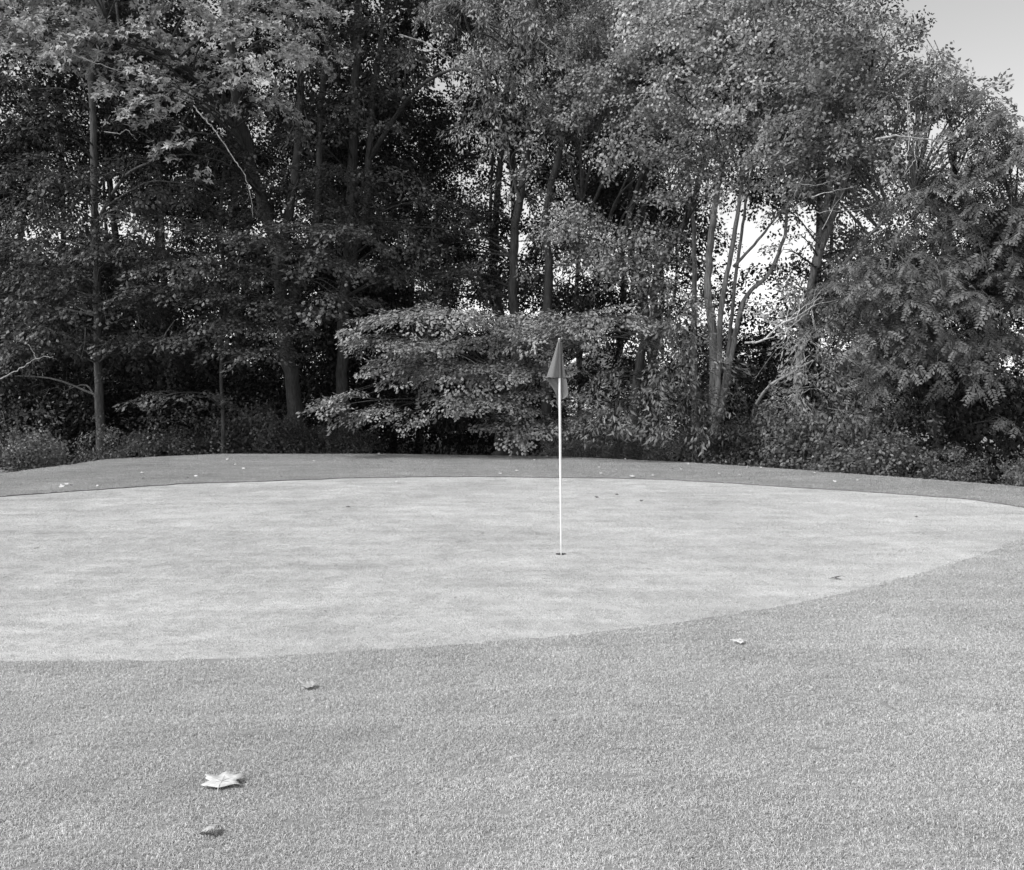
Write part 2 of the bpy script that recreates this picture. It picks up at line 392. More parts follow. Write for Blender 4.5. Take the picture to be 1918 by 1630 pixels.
# ------------------------------------------------------------------ foliage sprays
def leaf_verts(L, W, fold, lobes=1):
    """folded rhombic blade(s) pointing to +x, normal +z"""
    out_v, out_t = [], []
    for k in range(lobes):
        a = 0 if lobes == 1 else (k - (lobes - 1) / 2) * 1.0
        l = L * (1 if abs(a) < .1 else .72); wd = W * (1 if lobes == 1 else .5)
        v = np.array([(0, 0, 0), (l * .45, -wd / 2, -fold * wd), (l, 0, -fold * wd * .6), (l * .45, wd / 2, -fold * wd)])
        c, s = math.cos(a), math.sin(a); x = v[:, 0] * c - v[:, 1] * s; y = v[:, 0] * s + v[:, 1] * c
        v = np.stack([x, y, v[:, 2] + .002 * k], -1)
        out_t += [(4*k, 4*k+1, 4*k+2), (4*k, 4*k+2, 4*k+3)]; out_v.append(v)
    return np.concatenate(out_v), np.array(out_t)
def rotz(a): c, s = np.cos(a), np.sin(a); return np.array([[c, -s, 0], [s, c, 0], [0, 0, 1]])
def roty(a): c, s = np.cos(a), np.sin(a); return np.array([[c, 0, s], [0, 1, 0], [-s, 0, c]])
def rotx(a): c, s = np.cos(a), np.sin(a); return np.array([[1, 0, 0], [0, c, -s], [0, s, c]])
def spray(kind, L, W, n, length, width, lobes=1, tilt=.35, rise=.05):
    v, t, k = [], [], 0
    if kind == 'pinnate':          # several compound leaves with paired leaflets along a stalk
        for c in range(n):
            base_ = np.array([length * (c + .5) / n * .7, 0, 0]); yaw = (-1) ** c * (.5 + .5 * R.rand()); pit = .15 + .5 * R.rand()
            M = rotz(yaw) @ roty(pit) @ rotx(R.randn() * .3); RL = width * (.8 + .4 * R.rand())
            for j in range(6):
                for s in (-1, 1):
                    lv, lt = leaf_verts(L * (.8 + .4 * R.rand()) * (1 - .05 * j), W, .2)
                    q = lv @ (rotz(s * (1.0 + .2 * R.randn())) @ roty(.3 + .2 * R.randn())).T + np.array([RL * (.2 + .8 * j / 5), 0, -.12 * (j / 5) ** 2 * RL])
                    v.append(q @ M.T + base_); t.append(lt + k); k += len(lv)
    else:
        for i in range(n):
            x = length * (.05 + .95 * R.rand() ** .8); f = math.sin(min(1, x / length * .85 + .12) * math.pi) ** .7
            y = (R.rand() * 2 - 1) * width * f
            lv, lt = leaf_verts(L * (.65 + .6 * R.rand()), W * (.7 + .5 * R.rand()), .15 + .15 * R.rand(), lobes)
            M = rotz(math.atan2(y, .25) * .8 + R.randn() * .6) @ roty(.2 + R.randn() * tilt) @ rotx(R.randn() * tilt)
            z = rise * R.randn() - .14 * (x / length) ** 2 * length
            v.append(lv @ M.T + np.array([x, y, z])); t.append(lt + k); k += len(lv)
    tw = MB(); tube(tw, [(-.25 * length, 0, -.03), (.3 * length, 0, -.01), (.9 * length, 0, -.14 * .8 * length)], [.010, .006, .002], 3, cap=False)
    for s in (-1, 1): tube(tw, [(.25 * length, 0, -.01), (.6 * length, s * width * .6, -.05)], [.005, .002], 3, cap=False)
    return np.concatenate(v), np.concatenate(t), np.concatenate(tw.v), np.concatenate(tw.q)
def variants(n, *a, **k): return [spray(*a, **k) for _ in range(n)]
SP = {
 'maple': variants(6, 'fan', .115, .085, 30, .62, .34, tilt=.38),
 'beech': variants(6, 'fan', .09, .068, 38, .66, .30, tilt=.30, rise=.03),
 'oak':   variants(6, 'fan', .15, .105, 17, .55, .28, lobes=3, tilt=.40),
 'pale':  variants(6, 'fan', .095, .07, 32, .50, .30, tilt=.55, rise=.09),
 'droop': variants(6, 'fan', .14, .05, 26, .70, .24, tilt=.35, rise=.05),
 'pinn':  variants(6, 'pinnate', .10, .044, 4, .60, .34),
 'dark':  variants(6, 'fan', .13, .09, 42, .85, .45, tilt=.5, rise=.12),
 'shrub': variants(6, 'fan', .07, .052, 36, .42, .26, tilt=.6, rise=.08),
}
def place(mb, tmb, kind, pos, yaw, pitch, roll, scale, twigs=True):
    n = len(pos)
    if n == 0: return
    cy, sy = np.cos(yaw), np.sin(yaw); cp, sp = np.cos(pitch), np.sin(pitch); cr, sr = np.cos(roll), np.sin(roll)
    Z = np.zeros(n); O = np.ones(n)
    Mz = np.array([[cy, -sy, Z], [sy, cy, Z], [Z, Z, O]]).transpose(2, 0, 1)
    My = np.array([[cp, Z, sp], [Z, O, Z], [-sp, Z, cp]]).transpose(2, 0, 1)
    Mx = np.array([[O, Z, Z], [Z, cr, -sr], [Z, sr, cr]]).transpose(2, 0, 1)
    M = (Mz @ My @ Mx) * scale[:, None, None]
    vi = R.randint(0, 6, n)
    for k in range(6):
        s = np.where(vi == k)[0]
        if len(s) == 0: continue
        V, T, TV, TQ = SP[kind][k]
        o = np.einsum('nij,vj->nvi', M[s], V) + pos[s][:, None, :]
        mb.add(o.reshape(-1, 3), t=(T[None] + (np.arange(len(s)) * len(V))[:, None, None]).reshape(-1, 3))
        if twigs:
            o = np.einsum('nij,vj->nvi', M[s], TV) + pos[s][:, None, :]
            tmb.add(o.reshape(-1, 3), q=(TQ[None] + (np.arange(len(s)) * len(TV))[:, None, None]).reshape(-1, 4))
def pad(mb, tmb, kind, c, r, th, out, dens=5.0, droop=.18, twigs=True, loose=.25, scale=1.0, flat=1.0):
    """a bough of foliage: a shallow dome of sprays, spreading from the trunk along 'out'"""
    n = max(3, int(dens * math.pi * r * r)); c = np.asarray(c, float)
    q = r * np.sqrt(R.rand(n)) * (1 + .25 * R.randn(n)); a = R.rand(n) * 6.283
    # uneven outline
    ph = R.rand() * 6.28; q *= 1 + .22 * np.sin(3 * a + ph) + .14 * np.sin(5 * a + 2 * ph)
    x, y = q * np.cos(a), q * np.sin(a)
    pr = x * math.cos(out) + y * math.sin(out)
    z = th * (1 - (q / r) ** 2) * (.2 + .8 * R.rand(n)) - droop * pr + R.randn(n) * loose * th * .5
    pos = c + np.stack([x, y, z], -1)
    vx, vy = math.cos(out) * .8 + x / r, math.sin(out) * .8 + y / r
    yaw = np.arctan2(vy, vx) + R.randn(n) * .45
    pitch = .10 + .45 * droop + .60 * flat * (q / r) ** 2 + R.randn(n) * (.12 + loose * .6); roll = R.randn(n) * (.15 + loose * .5)
    place(mb, tmb, kind, pos, yaw, pitch, roll, scale * (.8 + .4 * R.rand(n)), twigs)
def nearest(tr, p, up=3.0):
    """attachment point on the trunk polylines: lower than p, close to it"""
    best, bd = None, 1e9
    for line in tr:
        d = np.linalg.norm((line - p) * np.array([1, 1, .7]), axis=1) + np.where(line[:, 2] > p[2] - .1, up, 0)
        i = int(np.argmin(d))
        if d[i] < bd: bd, best = d[i], line[i]
    return best
def branch(mb, a, b, r0, r1=.008, sides=5, sag=.1, wob=.08):
    a, b = np.asarray(a, float), np.asarray(b, float); L = np.linalg.norm(b - a)
    m1 = a + (b - a) * .35 + np.array([0, 0, L * sag]) + R.randn(3) * wob * L * .4
    m2 = a + (b - a) * .7 + np.array([0, 0, L * sag * .8]) + R.randn(3) * wob * L * .4
    p = spline([a, m1, m2, b], 4); tube(mb, p, np.linspace(r0, r1, len(p)), sides, .15, cap=False)
    return p

GAPS = []   # no hand-cut holes yet
def make_tree(name, label, cat, kind, lmat, bmat, stems, pads=(), clouds=(), group=None, dens=5.0, twigs=True, limb=.03, scale=1.0, th=.35, crown='crown', basez=None, limbmat=None, up=3.0, flat=1.0):
    """stems: [(points, r0, r1)] in world metres, the first is the trunk. pads: (centre, radius, thickness, droop). clouds: (centre, (rx,ry,rz), number, pad radius)"""
    b0 = np.array(stems[0][0][0], float); gz = float(hgt(b0[0], b0[1])) if basez is None else basez
    b0[2] = gz; root = empty(name, b0); tag(root, label, cat, group)
    lines = []; first = True
    for pts, r0, r1 in stems:
        pts = [np.array(p, float) for p in pts]
        if first and pts[0][2] > gz - .1: pts = [np.array([pts[0][0], pts[0][1], gz - .25])] + pts
        ln = spline(pts, 6); n = len(ln)
        ln[1:-1] += R.randn(n - 2, 3) * r0 * .10
        rr = r0 + (r1 - r0) * np.linspace(0, 1, n) ** .8
        if first: rr = rr * (1 + .45 * np.exp(-(ln[:, 2] - gz).clip(0) / .35))
        mb = MB(); tube(mb, ln, rr, 10 if r0 > .06 else 7, .16)
        link('trunk' if first else 'stem', mb.mesh('trunk' if first else 'stem', b0, True), bmat, root)
        lines.append(ln); first = False
    lb, tw, lb2 = MB(), MB(), MB()
    if twigs: dens = dens * 1.35
    pk = .85 if twigs else 1.0
    allp = [(np.array(c, float), r * pk, t_ * .9, dr) for c, r, t_, dr in pads]
    for c, rad3, n, pr in clouds:
        c = np.array(c, float); k = 0
        while k < n:
            d = R.randn(3); d /= np.linalg.norm(d); q = (R.rand() ** .45)
            p = c + d * q * np.array(rad3); 
            if p[2] < gz + .3: continue
            allp.append((p, pk * pr * (.65 + .7 * R.rand()), th * pr * (.7 + .6 * R.rand()), .1 + .3 * R.rand())); k += 1
    limbs = MB()
    for c, r, t_, dr in allp:
        if twigs: limbs = MB()
        a = nearest(lines, c, up); out = math.atan2(c[1] - a[1], c[0] - a[0])
        ln = branch(limbs, a, c + np.array([0, 0, -.05]), limb * (.6 + .25 * np.linalg.norm(c - a) ** .7))
        for s in range(2):
            an = out + (s - .5) * 1.6; branch(limbs, ln[len(ln) * 2 // 3], c + np.array([math.cos(an), math.sin(an), -.1 * dr]) * r * .6, limb * .4, .004, 4)
        pad(lb, tw, kind, c, r, t_, out, dens, dr, twigs, loose=.25 * flat, scale=scale, flat=flat)
        if twigs: link('limb', limbs.mesh('limb', b0, True), limbmat or bmat, root)
    if limbs.n and not twigs: tag(link('limbs', limbs.mesh('limbs', b0, True), limbmat or bmat, root), kind='stuff')
    if tw.n: 
        o = link('twigs', tw.mesh('twigs', b0), bmat, root); tag(o, kind='stuff')
    if lb.n:
        o = link(crown, lb.mesh(crown, b0), lmat, root); tag(o, kind='stuff')
    return root
def px(pts, d):                        # a line of sight points at distance d (d may be a list)
    return [P(p[0], p[1], d if np.isscalar(d) else d[i]) for i, p in enumerate(pts)]
def pd(lst, d, th=.3, dr=.15):
    return [(P(a, b, d + (q[0] if q else 0)), r, th * r + .08, dr) for a, b, r, *q in lst]

# ------------------------------------------------------------------ front row of trees
# oak with the big trunk left of the middle, its sprays lit at the upper left
make_tree('oak_tree', 'large oak with the thickest trunk, three rising stems and pale lobed leaves at upper left', 'tree', 'oak', L_OAK, M_BARK_D,
    [(px([(556, 800), (545, 700), (530, 600), (515, 470), (470, 300), (435, 150), (420, -80)], [27, 27, 27, 27, 26.6, 26, 25.5]), .27, .12),
     (px([(520, 500), (545, 380), (560, 240), (565, 60), (575, -120)], 27), .16, .07),
     (px([(512, 450), (480, 330), (415, 200), (330, 110), (200, 40)], [27, 26.6, 25.8, 24.8, 23.5]), .12, .04),
     (px([(532, 600), (585, 450), (598, 320), (605, 150), (640, -80)], 27.3), .14, .07)],
    pads=pd([(30, 60, 1.2), (110, 40, 1.1), (60, 110, 1.0), (190, 75, 1.1), (250, 60, .9), (150, 100, .9), (215, 110, .7), (240, 165, .65), (290, 150, .6), (260, 205, .7), (325, 195, .55), (300, 235, .5),
             (340, 275, .5), (310, 290, .4), (350, 25, .9), (400, 60, .8), (450, 40, .8), (500, 60, .8), (530, 95, .6), (480, 145, .5), (455, 110, .5), (580, 30, .8), (30, -30, 1.4), (130, -50, 1.4), (260, -30, 1.2), (430, -40, 1.3)], 22.6, .35, .2)
         + pd([(380, 120, .9), (300, 90, 1.0), (420, 170, .9), (350, 180, .8), (500, 200, .9), (560, 120, 1.0), (600, 90, .9), (520, 10, 1.1)], 25, .4, .2),
    clouds=[(P(330, -180, 26), (6.5, 3.5, 2.6), 26, 1.5)], dens=6, limb=.03)
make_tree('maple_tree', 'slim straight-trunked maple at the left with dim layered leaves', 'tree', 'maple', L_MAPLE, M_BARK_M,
    [(px([(188, 800), (184, 680), (181, 500), (177, 330), (172, 150), (165, -60)], 26), .14, .08),
     (px([(178, 420), (235, 330), (300, 290), (360, 200)], [26, 25.6, 25, 24.5]), .06, .02)],
    pads=pd([(60, 380, 1.2), (130, 430, 1.1), (20, 470, 1.3), (90, 520, 1.2), (240, 400, 1.1), (300, 360, 1.1), (200, 480, 1.1), (290, 470, 1.0), (20, 580, 1.3), (110, 600, 1.0), (170, 560, .8), (60, 660, 1.2), (230, 570, 1.0), (150, 640, .9), (250, 640, .8), (20, 330, 1.0), (60, 240, .8), (130, 330, .9), (200, 330, .8), (110, 200, .7), (20, 160, .8), (250, 300, .7), (340, 420, .9), (380, 350, .7), (240, 230, .5), (170, 380, .8), (60, 300, .7)], 24.2, .3, .2),
    clouds=[(P(120, 560, 27.5), (4.6, 2, 3.6), 26, 1.3), (P(160, 40, 28), (4.5, 2.5, 3.0), 16, 1.5)])
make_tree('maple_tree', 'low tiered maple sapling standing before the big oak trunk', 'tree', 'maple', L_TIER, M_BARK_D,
    [(px([(418, 800), (414, 700), (420, 600), (440, 500), (470, 420)], 25), .06, .03)],
    pads=pd([(390, 490, .9), (450, 500, 1.0), (520, 520, .9), (360, 540, .9), (430, 560, 1.1), (510, 570, .9), (400, 600, .9), (470, 610, .8), (380, 630, .8), (440, 655, .7), (500, 660, .9), (420, 520, .9), (540, 620, .7), (330, 500, .9), (300, 545, 1.0), (560, 480, .9), (620, 500, 1.0), (640, 560, 1.0), (600, 590, .7), (480, 450, 1.0), (400, 440, 1.0), (560, 430, 1.0), (640, 440, 1.0), (300, 740, .5), (345, 745, .5), (385, 742, .45)], 23.6, .14, .1), dens=6, flat=.5)
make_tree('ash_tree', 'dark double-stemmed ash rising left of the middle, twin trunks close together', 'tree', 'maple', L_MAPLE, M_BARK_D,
    [(px([(648, 810), (640, 700), (645, 560), (655, 420), (660, 280), (668, 120), (672, -60)], 28), .22, .11),
     (px([(648, 520), (685, 400), (690, 300), (700, 180), (715, 60), (740, -80)], 28), .14, .07),
     (px([(690, 300), (740, 220), (790, 160), (850, 130), (900, 140)], [28, 27, 26, 25.5, 25]), .08, .03)],
    pads=pd([(640, 200, .9), (700, 50, 1.0), (620, 330, .9), (760, 120, .9), (600, 240, .8), (730, 330, .9), (620, 20, 1.1), (560, 320, .8), (430, 290, .8), (480, 340, .8), (540, 250, .7), (400, 380, .8), (460, 410, .9), (590, 390, .9), (670, 400, .9), (730, 430, .9), (790, 470, .9), (690, 170, .8), (720, 240, .7), (800, 380, .8), (850, 430, .8), (640, 110, .8), (770, 520, .9), (860, 520, .9), (700, 500, .9)], 25.5, .35, .2),
    clouds=[(P(690, 20, 29), (3.8, 2.5, 3.5), 22, 1.4), (P(640, 430, 29.5), (4.6, 2, 2.8), 32, 1.2), (P(700, -200, 28), (5, 3, 2.5), 14, 1.6)])
make_tree('hickory_tree', 'tall hickory of the middle with long drooping sprays hanging high above the flag', 'tree', 'droop', L_PALE, M_BARK_D,
    [(px([(968, 820), (968, 700), (962, 560), (965, 440), (985, 300), (1000, 150), (1000, -60)], 28), .20, .09),
     (px([(1022, 830), (1025, 640), (1028, 500), (1022, 400), (1050, 280), (1085, 160), (1120, 0)], 28), .17, .07),
     (px([(975, 380), (940, 240), (900, 120), (860, 0)], 27), .08, .03),
     (px([(985, 120), (1040, 80), (1100, 45), (1180, 20)], 25), .045, .015)],
    pads=pd([(860, 10, .9), (900, 30, .8), (820, 30, .8), (950, 30, .9), (900, 100, .7), (930, 140, .8), (960, 110, .8), (960, 170, .7), (890, 190, .6), (930, 220, .7), (985, 200, .8), (1010, 60, .9), (1000, 240, .7), (960, 270, .6), (1020, 270, .5), (1050, 120, .9), (1090, 60, 1.0), (880, 250, .5)], 23.5, .5, .45)
         + pd([(1000, -40, 1.4), (900, -60, 1.4), (1100, -30, 1.4)], 25),
    clouds=[(P(980, 60, 28.5), (4.5, 2.5, 3.4), 20, 1.3), (P(900, 500, 30), (4.4, 2.0, 2.6), 24, 1.1)], dens=6.5)
make_tree('beech_tree', 'bright tiered beech spreading low behind the flag, its leaves in flat layers', 'tree', 'beech', L_BEECH, M_BARK_D,
    [(px([(935, 850), (930, 790), (915, 710), (925, 640), (900, 590)], 23.4), .10, .04),
     (px([(925, 760), (985, 720), (1040, 650), (1100, 600)], [23.4, 23, 22.6, 22.2]), .05, .02)],
    pads=pd([(740, 596, 1.0), (830, 588, 1.1), (920, 600, 1.1), (985, 618, .8), (700, 640, .9), (790, 648, 1.1), (880, 640, .9), (745, 690, .8), (820, 698, 1.0), (770, 668, .7), (905, 690, 1.0), (975, 698, .8), (1010, 660, .6),
             (660, 742, .7), (720, 768, .8), (770, 778, .6), (860, 745, .9), (930, 752, 1.0), (985, 768, .5), (1040, 792, .6), (975, 800, .4), (620, 758, .5), (1065, 745, .5)], 22.2, .14, .08)
         + pd([(1060, 610, .7), (1110, 600, .8), (1160, 600, .7), (1195, 625, .5), (1150, 580, .4), (1040, 600, .6), (1020, 620, .5), (1190, 600, .5), (1215, 640, .4)], 21.4, .3, .12)
         + pd([(1070, 700, .5), (1090, 770, .6), (1120, 800, .5), (1010, 735, .6), (965, 785, .6), (930, 800, .5), (1060, 800, .5)], 22.4, .16, .1),
    clouds=[(P(870, 690, 24.5), (3.4, 1.2, 1.6), 5, .9)], dens=7.5, limb=.022, flat=.45)
make_tree('maple_tree', 'leaning dark maple right of the flag under a bright crown', 'tree', 'pale', L_PALE, M_BARK_D,
    [(px([(1186, 830), (1190, 740), (1205, 650), (1222, 590), (1235, 500), (1290, 400), (1320, 280), (1330, 120)], 25.5), .17, .07),
     (px([(1228, 560), (1170, 500), (1130, 440), (1090, 380)], 25), .06, .02),
     (px([(1150, 520), (1180, 400), (1210, 300), (1240, 190), (1300, 90)], 26.5), .09, .04)],
    pads=pd([(1080, 400, .8), (1120, 430, .9), (1170, 460, .9), (1220, 500, .9), (1110, 480, .8), (1160, 510, .7), (1050, 440, .7), (1200, 540, .6), (1250, 550, .7), (1290, 570, .6), (1240, 450, .8), (1070, 180, .8), (1100, 150, .8), (1130, 190, .8), (1060, 230, .7), (1150, 130, .8), (1010, 330, .6)], 23, .5, .2)
         + pd([(1180, 270, .8), (1220, 300, .9), (1270, 330, .9), (1200, 210, .9), (1250, 240, .9), (1300, 280, .9), (1330, 330, .8), (1290, 370, .7), (1350, 290, .7), (1380, 330, .5), (1240, 380, .7)], 21.8, .55, .2),
    clouds=[(P(1180, 120, 26), (3.4, 2.0, 2.4), 26, 1.2)], dens=7.2)
make_tree('maple_tree', 'cluster of slender pale-barked maple stems with bright sky between them', 'tree', 'pale', L_BRIGHT, M_BARK_P,
    [(px([(1338, 820), (1335, 640), (1325, 540), (1335, 420), (1350, 320), (1385, 200)], 24), .15, .06),
     (px([(1341, 780), (1347, 670), (1352, 570), (1372, 460), (1385, 380), (1400, 280), (1440, 150)], 23.6), .085, .04),
     (px([(1343, 800), (1364, 660), (1378, 520), (1392, 420), (1400, 360), (1425, 250)], 24.6), .06, .03),
     (px([(1302, 870), (1300, 600), (1300, 450), (1290, 330)], 25.5), .09, .05),
     (px([(1345, 790), (1366, 690), (1382, 600), (1402, 550), (1442, 510), (1470, 440), (1475, 380), (1500, 300)], [24, 23.8, 23.5, 23.3, 23.2, 23.2, 23.2, 23.2]), .08, .03),
     (px([(1374, 500), (1420, 450), (1460, 400), (1520, 330)], 24), .045, .02)],
    pads=pd([(1290, 40, 1.1), (1350, 70, 1.1), (1400, 30, 1.2), (1300, 130, 1.0), (1350, 160, 1.0), (1400, 130, 1.0), (1440, 90, 1.0), (1380, 210, .9), (1330, 220, .9), (1420, 190, .9), (1450, 250, .8), (1390, 260, .8), (1470, 160, 1.0), (1470, 330, .6), (1500, 290, .7), (1440, 300, .6), (1250, 90, 1.0), (1230, 30, 1.1), (1260, 170, .8)], 21.6, .55, .15),
    clouds=[(P(1380, 100, 23.8), (2.9, 1.8, 2.7), 30, 1.1), (P(1380, -120, 24), (3.5, 2.5, 2), 14, 1.4)], dens=7.5, limbmat=M_BARK_D)
make_tree('locust_tree', 'pale double-trunked locust with broken bare limbs, right of the gap in the trees', 'tree', 'pale', L_LOC, M_BARK_P,
    [(px([(1488, 840), (1495, 700), (1508, 600), (1526, 500), (1540, 430), (1553, 350), (1568, 250)], 22.8), .13, .06),
     (px([(1528, 500), (1560, 400), (1590, 310), (1620, 220), (1640, 100)], 22.6), .10, .05),
     (px([(1560, 520), (1620, 450), (1665, 405), (1712, 362)], [22, 21, 20.4, 20]), .05, .028)],
    pads=pd([(1500, 60, 1.0), (1560, 40, 1.0), (1610, 60, .8), (1660, 60, .7), (1700, 90, .6), (1730, 120, .5), (1550, 110, 1.0), (1610, 130, 1.0), (1670, 150, .9), (1720, 160, .7), (1520, 170, 1.0), (1580, 200, 1.0), (1640, 230, 1.0), (1700, 230, .9), (1750, 215, .6), (1500, 240, .9), (1560, 270, 1.0), (1620, 300, .9), (1480, 310, .7), (1530, 340, .6), (1680, 300, .9)], 20.4, .5, .2)
         + pd([(1505, 640, .5), (1490, 600, .45), (1540, 600, .5), (1500, 700, .5), (1480, 760, .5), (1560, 540, .5), (1590, 440, .6), (1610, 400, .6), (1500, 440, .4), (1490, 530, .4), (1600, 500, .7), (1640, 440, .7), (1500, 810, .5), (1470, 470, .45), (1480, 540, .45), (1465, 590, .4), (1480, 400, .5), (1510, 370, .5)], 21.8, .6, .3)
         + pd([(1750, 130, .5), (1770, 150, .5), (1800, 165, .5), (1830, 190, .5), (1800, 210, .6), (1760, 190, .6), (1860, 225, .5), (1840, 240, .6)], 19.8, .5, .2)
         + pd([(1545, 8, 1.0), (1470, -10, 1.2), (1580, -30, 1.0)], 21.5),
    clouds=[(P(1560, 190, 22.4), (2.0, 1.7, 1.8), 26, .9), (P(1600, 400, 23.5), (1.6, 1.3, 1.6), 12, .9), (P(1585, 580, 23.6), (1.3, .9, 1.6), 14, .8)], dens=6.5, limbmat=M_BARK_D)
make_tree('walnut_tree', 'walnut with feathery compound leaves filling the right side down to the ground', 'tree', 'pinn', L_PINN, M_BARK_M,
    [(px([(1760, 860), (1755, 740), (1760, 600), (1770, 450), (1790, 330)], 20.6), .16, .07),
     (px([(1762, 560), (1830, 460), (1900, 400)], [20.6, 20, 19.5]), .07, .03),
     (px([(1757, 640), (1690, 540), (1640, 500)], [20.6, 19.8, 19]), .06, .03)],
    pads=pd([(1650, 500, .8), (1700, 520, .8), (1620, 540, .7), (1680, 560, .7), (1740, 500, .8), (1780, 560, .8), (1720, 610, .7), (1650, 620, .7), (1600, 640, .6), (1700, 660, .7), (1760, 650, .7), (1640, 690, .6), (1560, 610, .5), (1800, 690, .6), (1850, 700, .5), (1880, 790, .4), (1650, 730, .5), (1600, 560, .6), (1560, 540, .5)], 18.6, .45, .3)
         + pd([(1720, 380, .8), (1770, 350, .8), (1800, 300, .7), (1840, 260, .6), (1780, 240, .6), (1850, 330, .8), (1890, 300, .7), (1830, 390, .8), (1880, 420, .8), (1760, 430, .8), (1840, 480, .8), (1900, 520, .8), (1860, 570, .8), (1900, 640, .8), (1770, 165, .6), (1800, 190, .6), (1835, 215, .6), (1870, 240, .65), (1910, 262, .7), (1740, 135, .5), (1960, 290, .9), (1820, 260, .8), (1880, 300, .8), (1860, 640, .6), (1915, 690, .5)], 19.2, .5, .25),
    clouds=[(P(1790, 500, 20.6), (2.0, 1.2, 2.2), 30, .85), (P(1930, 480, 20), (1.0, 1.4, 2.2), 14, .9), (P(1800, 560, 23.5), (2.6, 1.0, 2.6), 20, 1.1)], dens=7.5)
make_tree('sapling', 'small leafy sapling on a bowed pale stem, right of the dead branches', 'tree', 'droop', L_PALE, M_BARK_P,
    [(px([(1410, 850), (1413, 770), (1440, 725), (1480, 700), (1530, 672)], [22.5, 22, 21.6, 21.2, 20.6]), .05, .028)],
    pads=pd([(1520, 660, .5), (1560, 670, .5), (1600, 690, .5), (1530, 700, .45), (1570, 720, .5), (1500, 640, .35), (1610, 740, .5), (1560, 765, .45), (1520, 740, .4), (1600, 790, .4), (1640, 760, .4), (1480, 745, .35)], 20.0, .5, .35), dens=9, limb=.007, limbmat=M_BARK_D, up=.3)
make_tree('young_maple', 'young broad-leaved tree hanging low just right of the flag', 'tree', 'droop', L_PINN, M_BARK_D,
    [(px([(1292, 860), (1290, 790), (1284, 720), (1280, 660)], 22.2), .06, .03)],
    pads=pd([(1230, 690, .5), (1270, 670, .5), (1310, 680, .5), (1345, 700, .45), (1220, 740, .5), (1260, 730, .5), (1300, 730, .5), (1340, 745, .45), (1240, 780, .45), (1290, 770, .5), (1330, 785, .4), (1180, 740, .4), (1200, 790, .4), (1140, 760, .4), (1120, 720, .4), (1160, 700, .45), (1270, 810, .35), (1110, 790, .4), (1255, 620, .5), (1290, 590, .5), (1240, 570, .5), (1310, 640, .45)], 21, .5, .35), dens=8.5, limb=.014)

# dead branches
def dead(name, label, lines, d, r0, forks=0, spread=.25, mat=None):
    root_pt = P(lines[0][0][0], lines[0][0][1], d)
    mb = MB()
    for k, l in enumerate(lines):
        pts = [P(p[0], p[1], d + (p[2] if len(p) > 2 else 0)) for p in l]
        ln = spline(pts, 5); ln[1:-1] += R.randn(len(ln) - 2, 3) * .012
        r = r0 * (1 if k == 0 else .55); tube(mb, ln, np.linspace(r, r * .35, len(ln)), 6, .2)
        for f in range(forks):
            i = R.randint(len(ln) // 4, len(ln) - 1); dv = ln[min(i + 1, len(ln) - 1)] - ln[i - 1]; dv /= np.linalg.norm(dv) + 1e-6
            e = ln[i] + (dv + R.randn(3) * .55) * spread * (.5 + R.rand()); branch(mb, ln[i], e, r * .3, .002, 4, .05, .12)
    o = link(name, mb.mesh(name, root_pt, True), mat or M_DEAD); o.location = root_pt
    return tag(o, label, 'dead branch')
dead('dead_branch', 'bundle of bleached bare branches sweeping up to the right, right of the pale stems',
     [[(1395, 642), (1430, 636), (1462, 608), (1500, 590), (1535, 558)], [(1420, 640), (1455, 628), (1490, 605), (1522, 575)], [(1440, 630), (1470, 603), (1505, 575), (1528, 566)],
      [(1472, 604), (1478, 580), (1482, 557)], [(1470, 603), (1440, 603), (1415, 588), (1398, 578), (1398, 560)], [(1455, 610), (1435, 600), (1420, 590)], [(1398, 560), (1430, 572), (1460, 562), (1480, 540)],
      [(1466, 606), (1476, 620), (1474, 645)], [(1490, 600), (1500, 570), (1507, 540)], [(1520, 580), (1524, 600), (1524, 612)]], 18.0, .021, 4, .3)
dead('dead_branch', 'long thin dead branch bending down at the left before the oak stems',
     [[(362, 198), (385, 225), (410, 255), (440, 300), (458, 330), (470, 370), (474, 408)]], 22, .018, 1, .3, M_BARK_P)
dead('dead_branch', 'short pale forked dead branch low at the left edge', [[(-10, 715), (20, 700), (45, 685), (72, 672), (100, 668)], [(68, 672), (60, 655), (52, 645)]], 21.5, .017, 1, .3)
dead('dead_branch', 'crooked bare twigs hanging high in the middle of the woods',
     [[(748, 65), (790, 78), (820, 95), (845, 115), (865, 125), (905, 135)], [(845, 115), (855, 130), (862, 140)], [(865, 125), (880, 117), (895, 112)]], 22.5, .02, 2, .3, M_BARK_P)
dead('dead_branch', 'thin bare twig slanting down right of the bare twigs high in the middle', [[(1010, 75), (1035, 95), (1052, 112), (1072, 118)]], 22.5, .014, 1, .25, M_BARK_P)
dead('dead_branch', 'two thin dead twigs hanging straight down at the upper right',
     [[(1700, 190), (1702, 240), (1700, 290), (1698, 320)], [(1703, 195), (1708, 240), (1714, 290), (1716, 320)], [(1700, 195), (1720, 182), (1742, 174)], [(1714, 300), (1700, 320), (1694, 330)]], 18.0, .012, 2, .25)
dead('dead_branch', 'smooth pale level limb across the foliage at the upper right', [[(1640, 262), (1665, 257), (1700, 257), (1745, 263), (1790, 266)]], 18.0, .024, 1, .3)
dead('dead_branch', 'thin bare level twig under the leaves at the upper left', [[(115, 97), (150, 108), (190, 122), (235, 138)]], 21.6, .018, 1, .3, M_BARK_P)
dead('dead_branch', 'forked bare twig below the bright oak sprays', [[(195, 247), (225, 250), (238, 243), (248, 256)], [(285, 213), (305, 222), (325, 220)]], 22.0, .013, 1, .2, M_BARK_P)
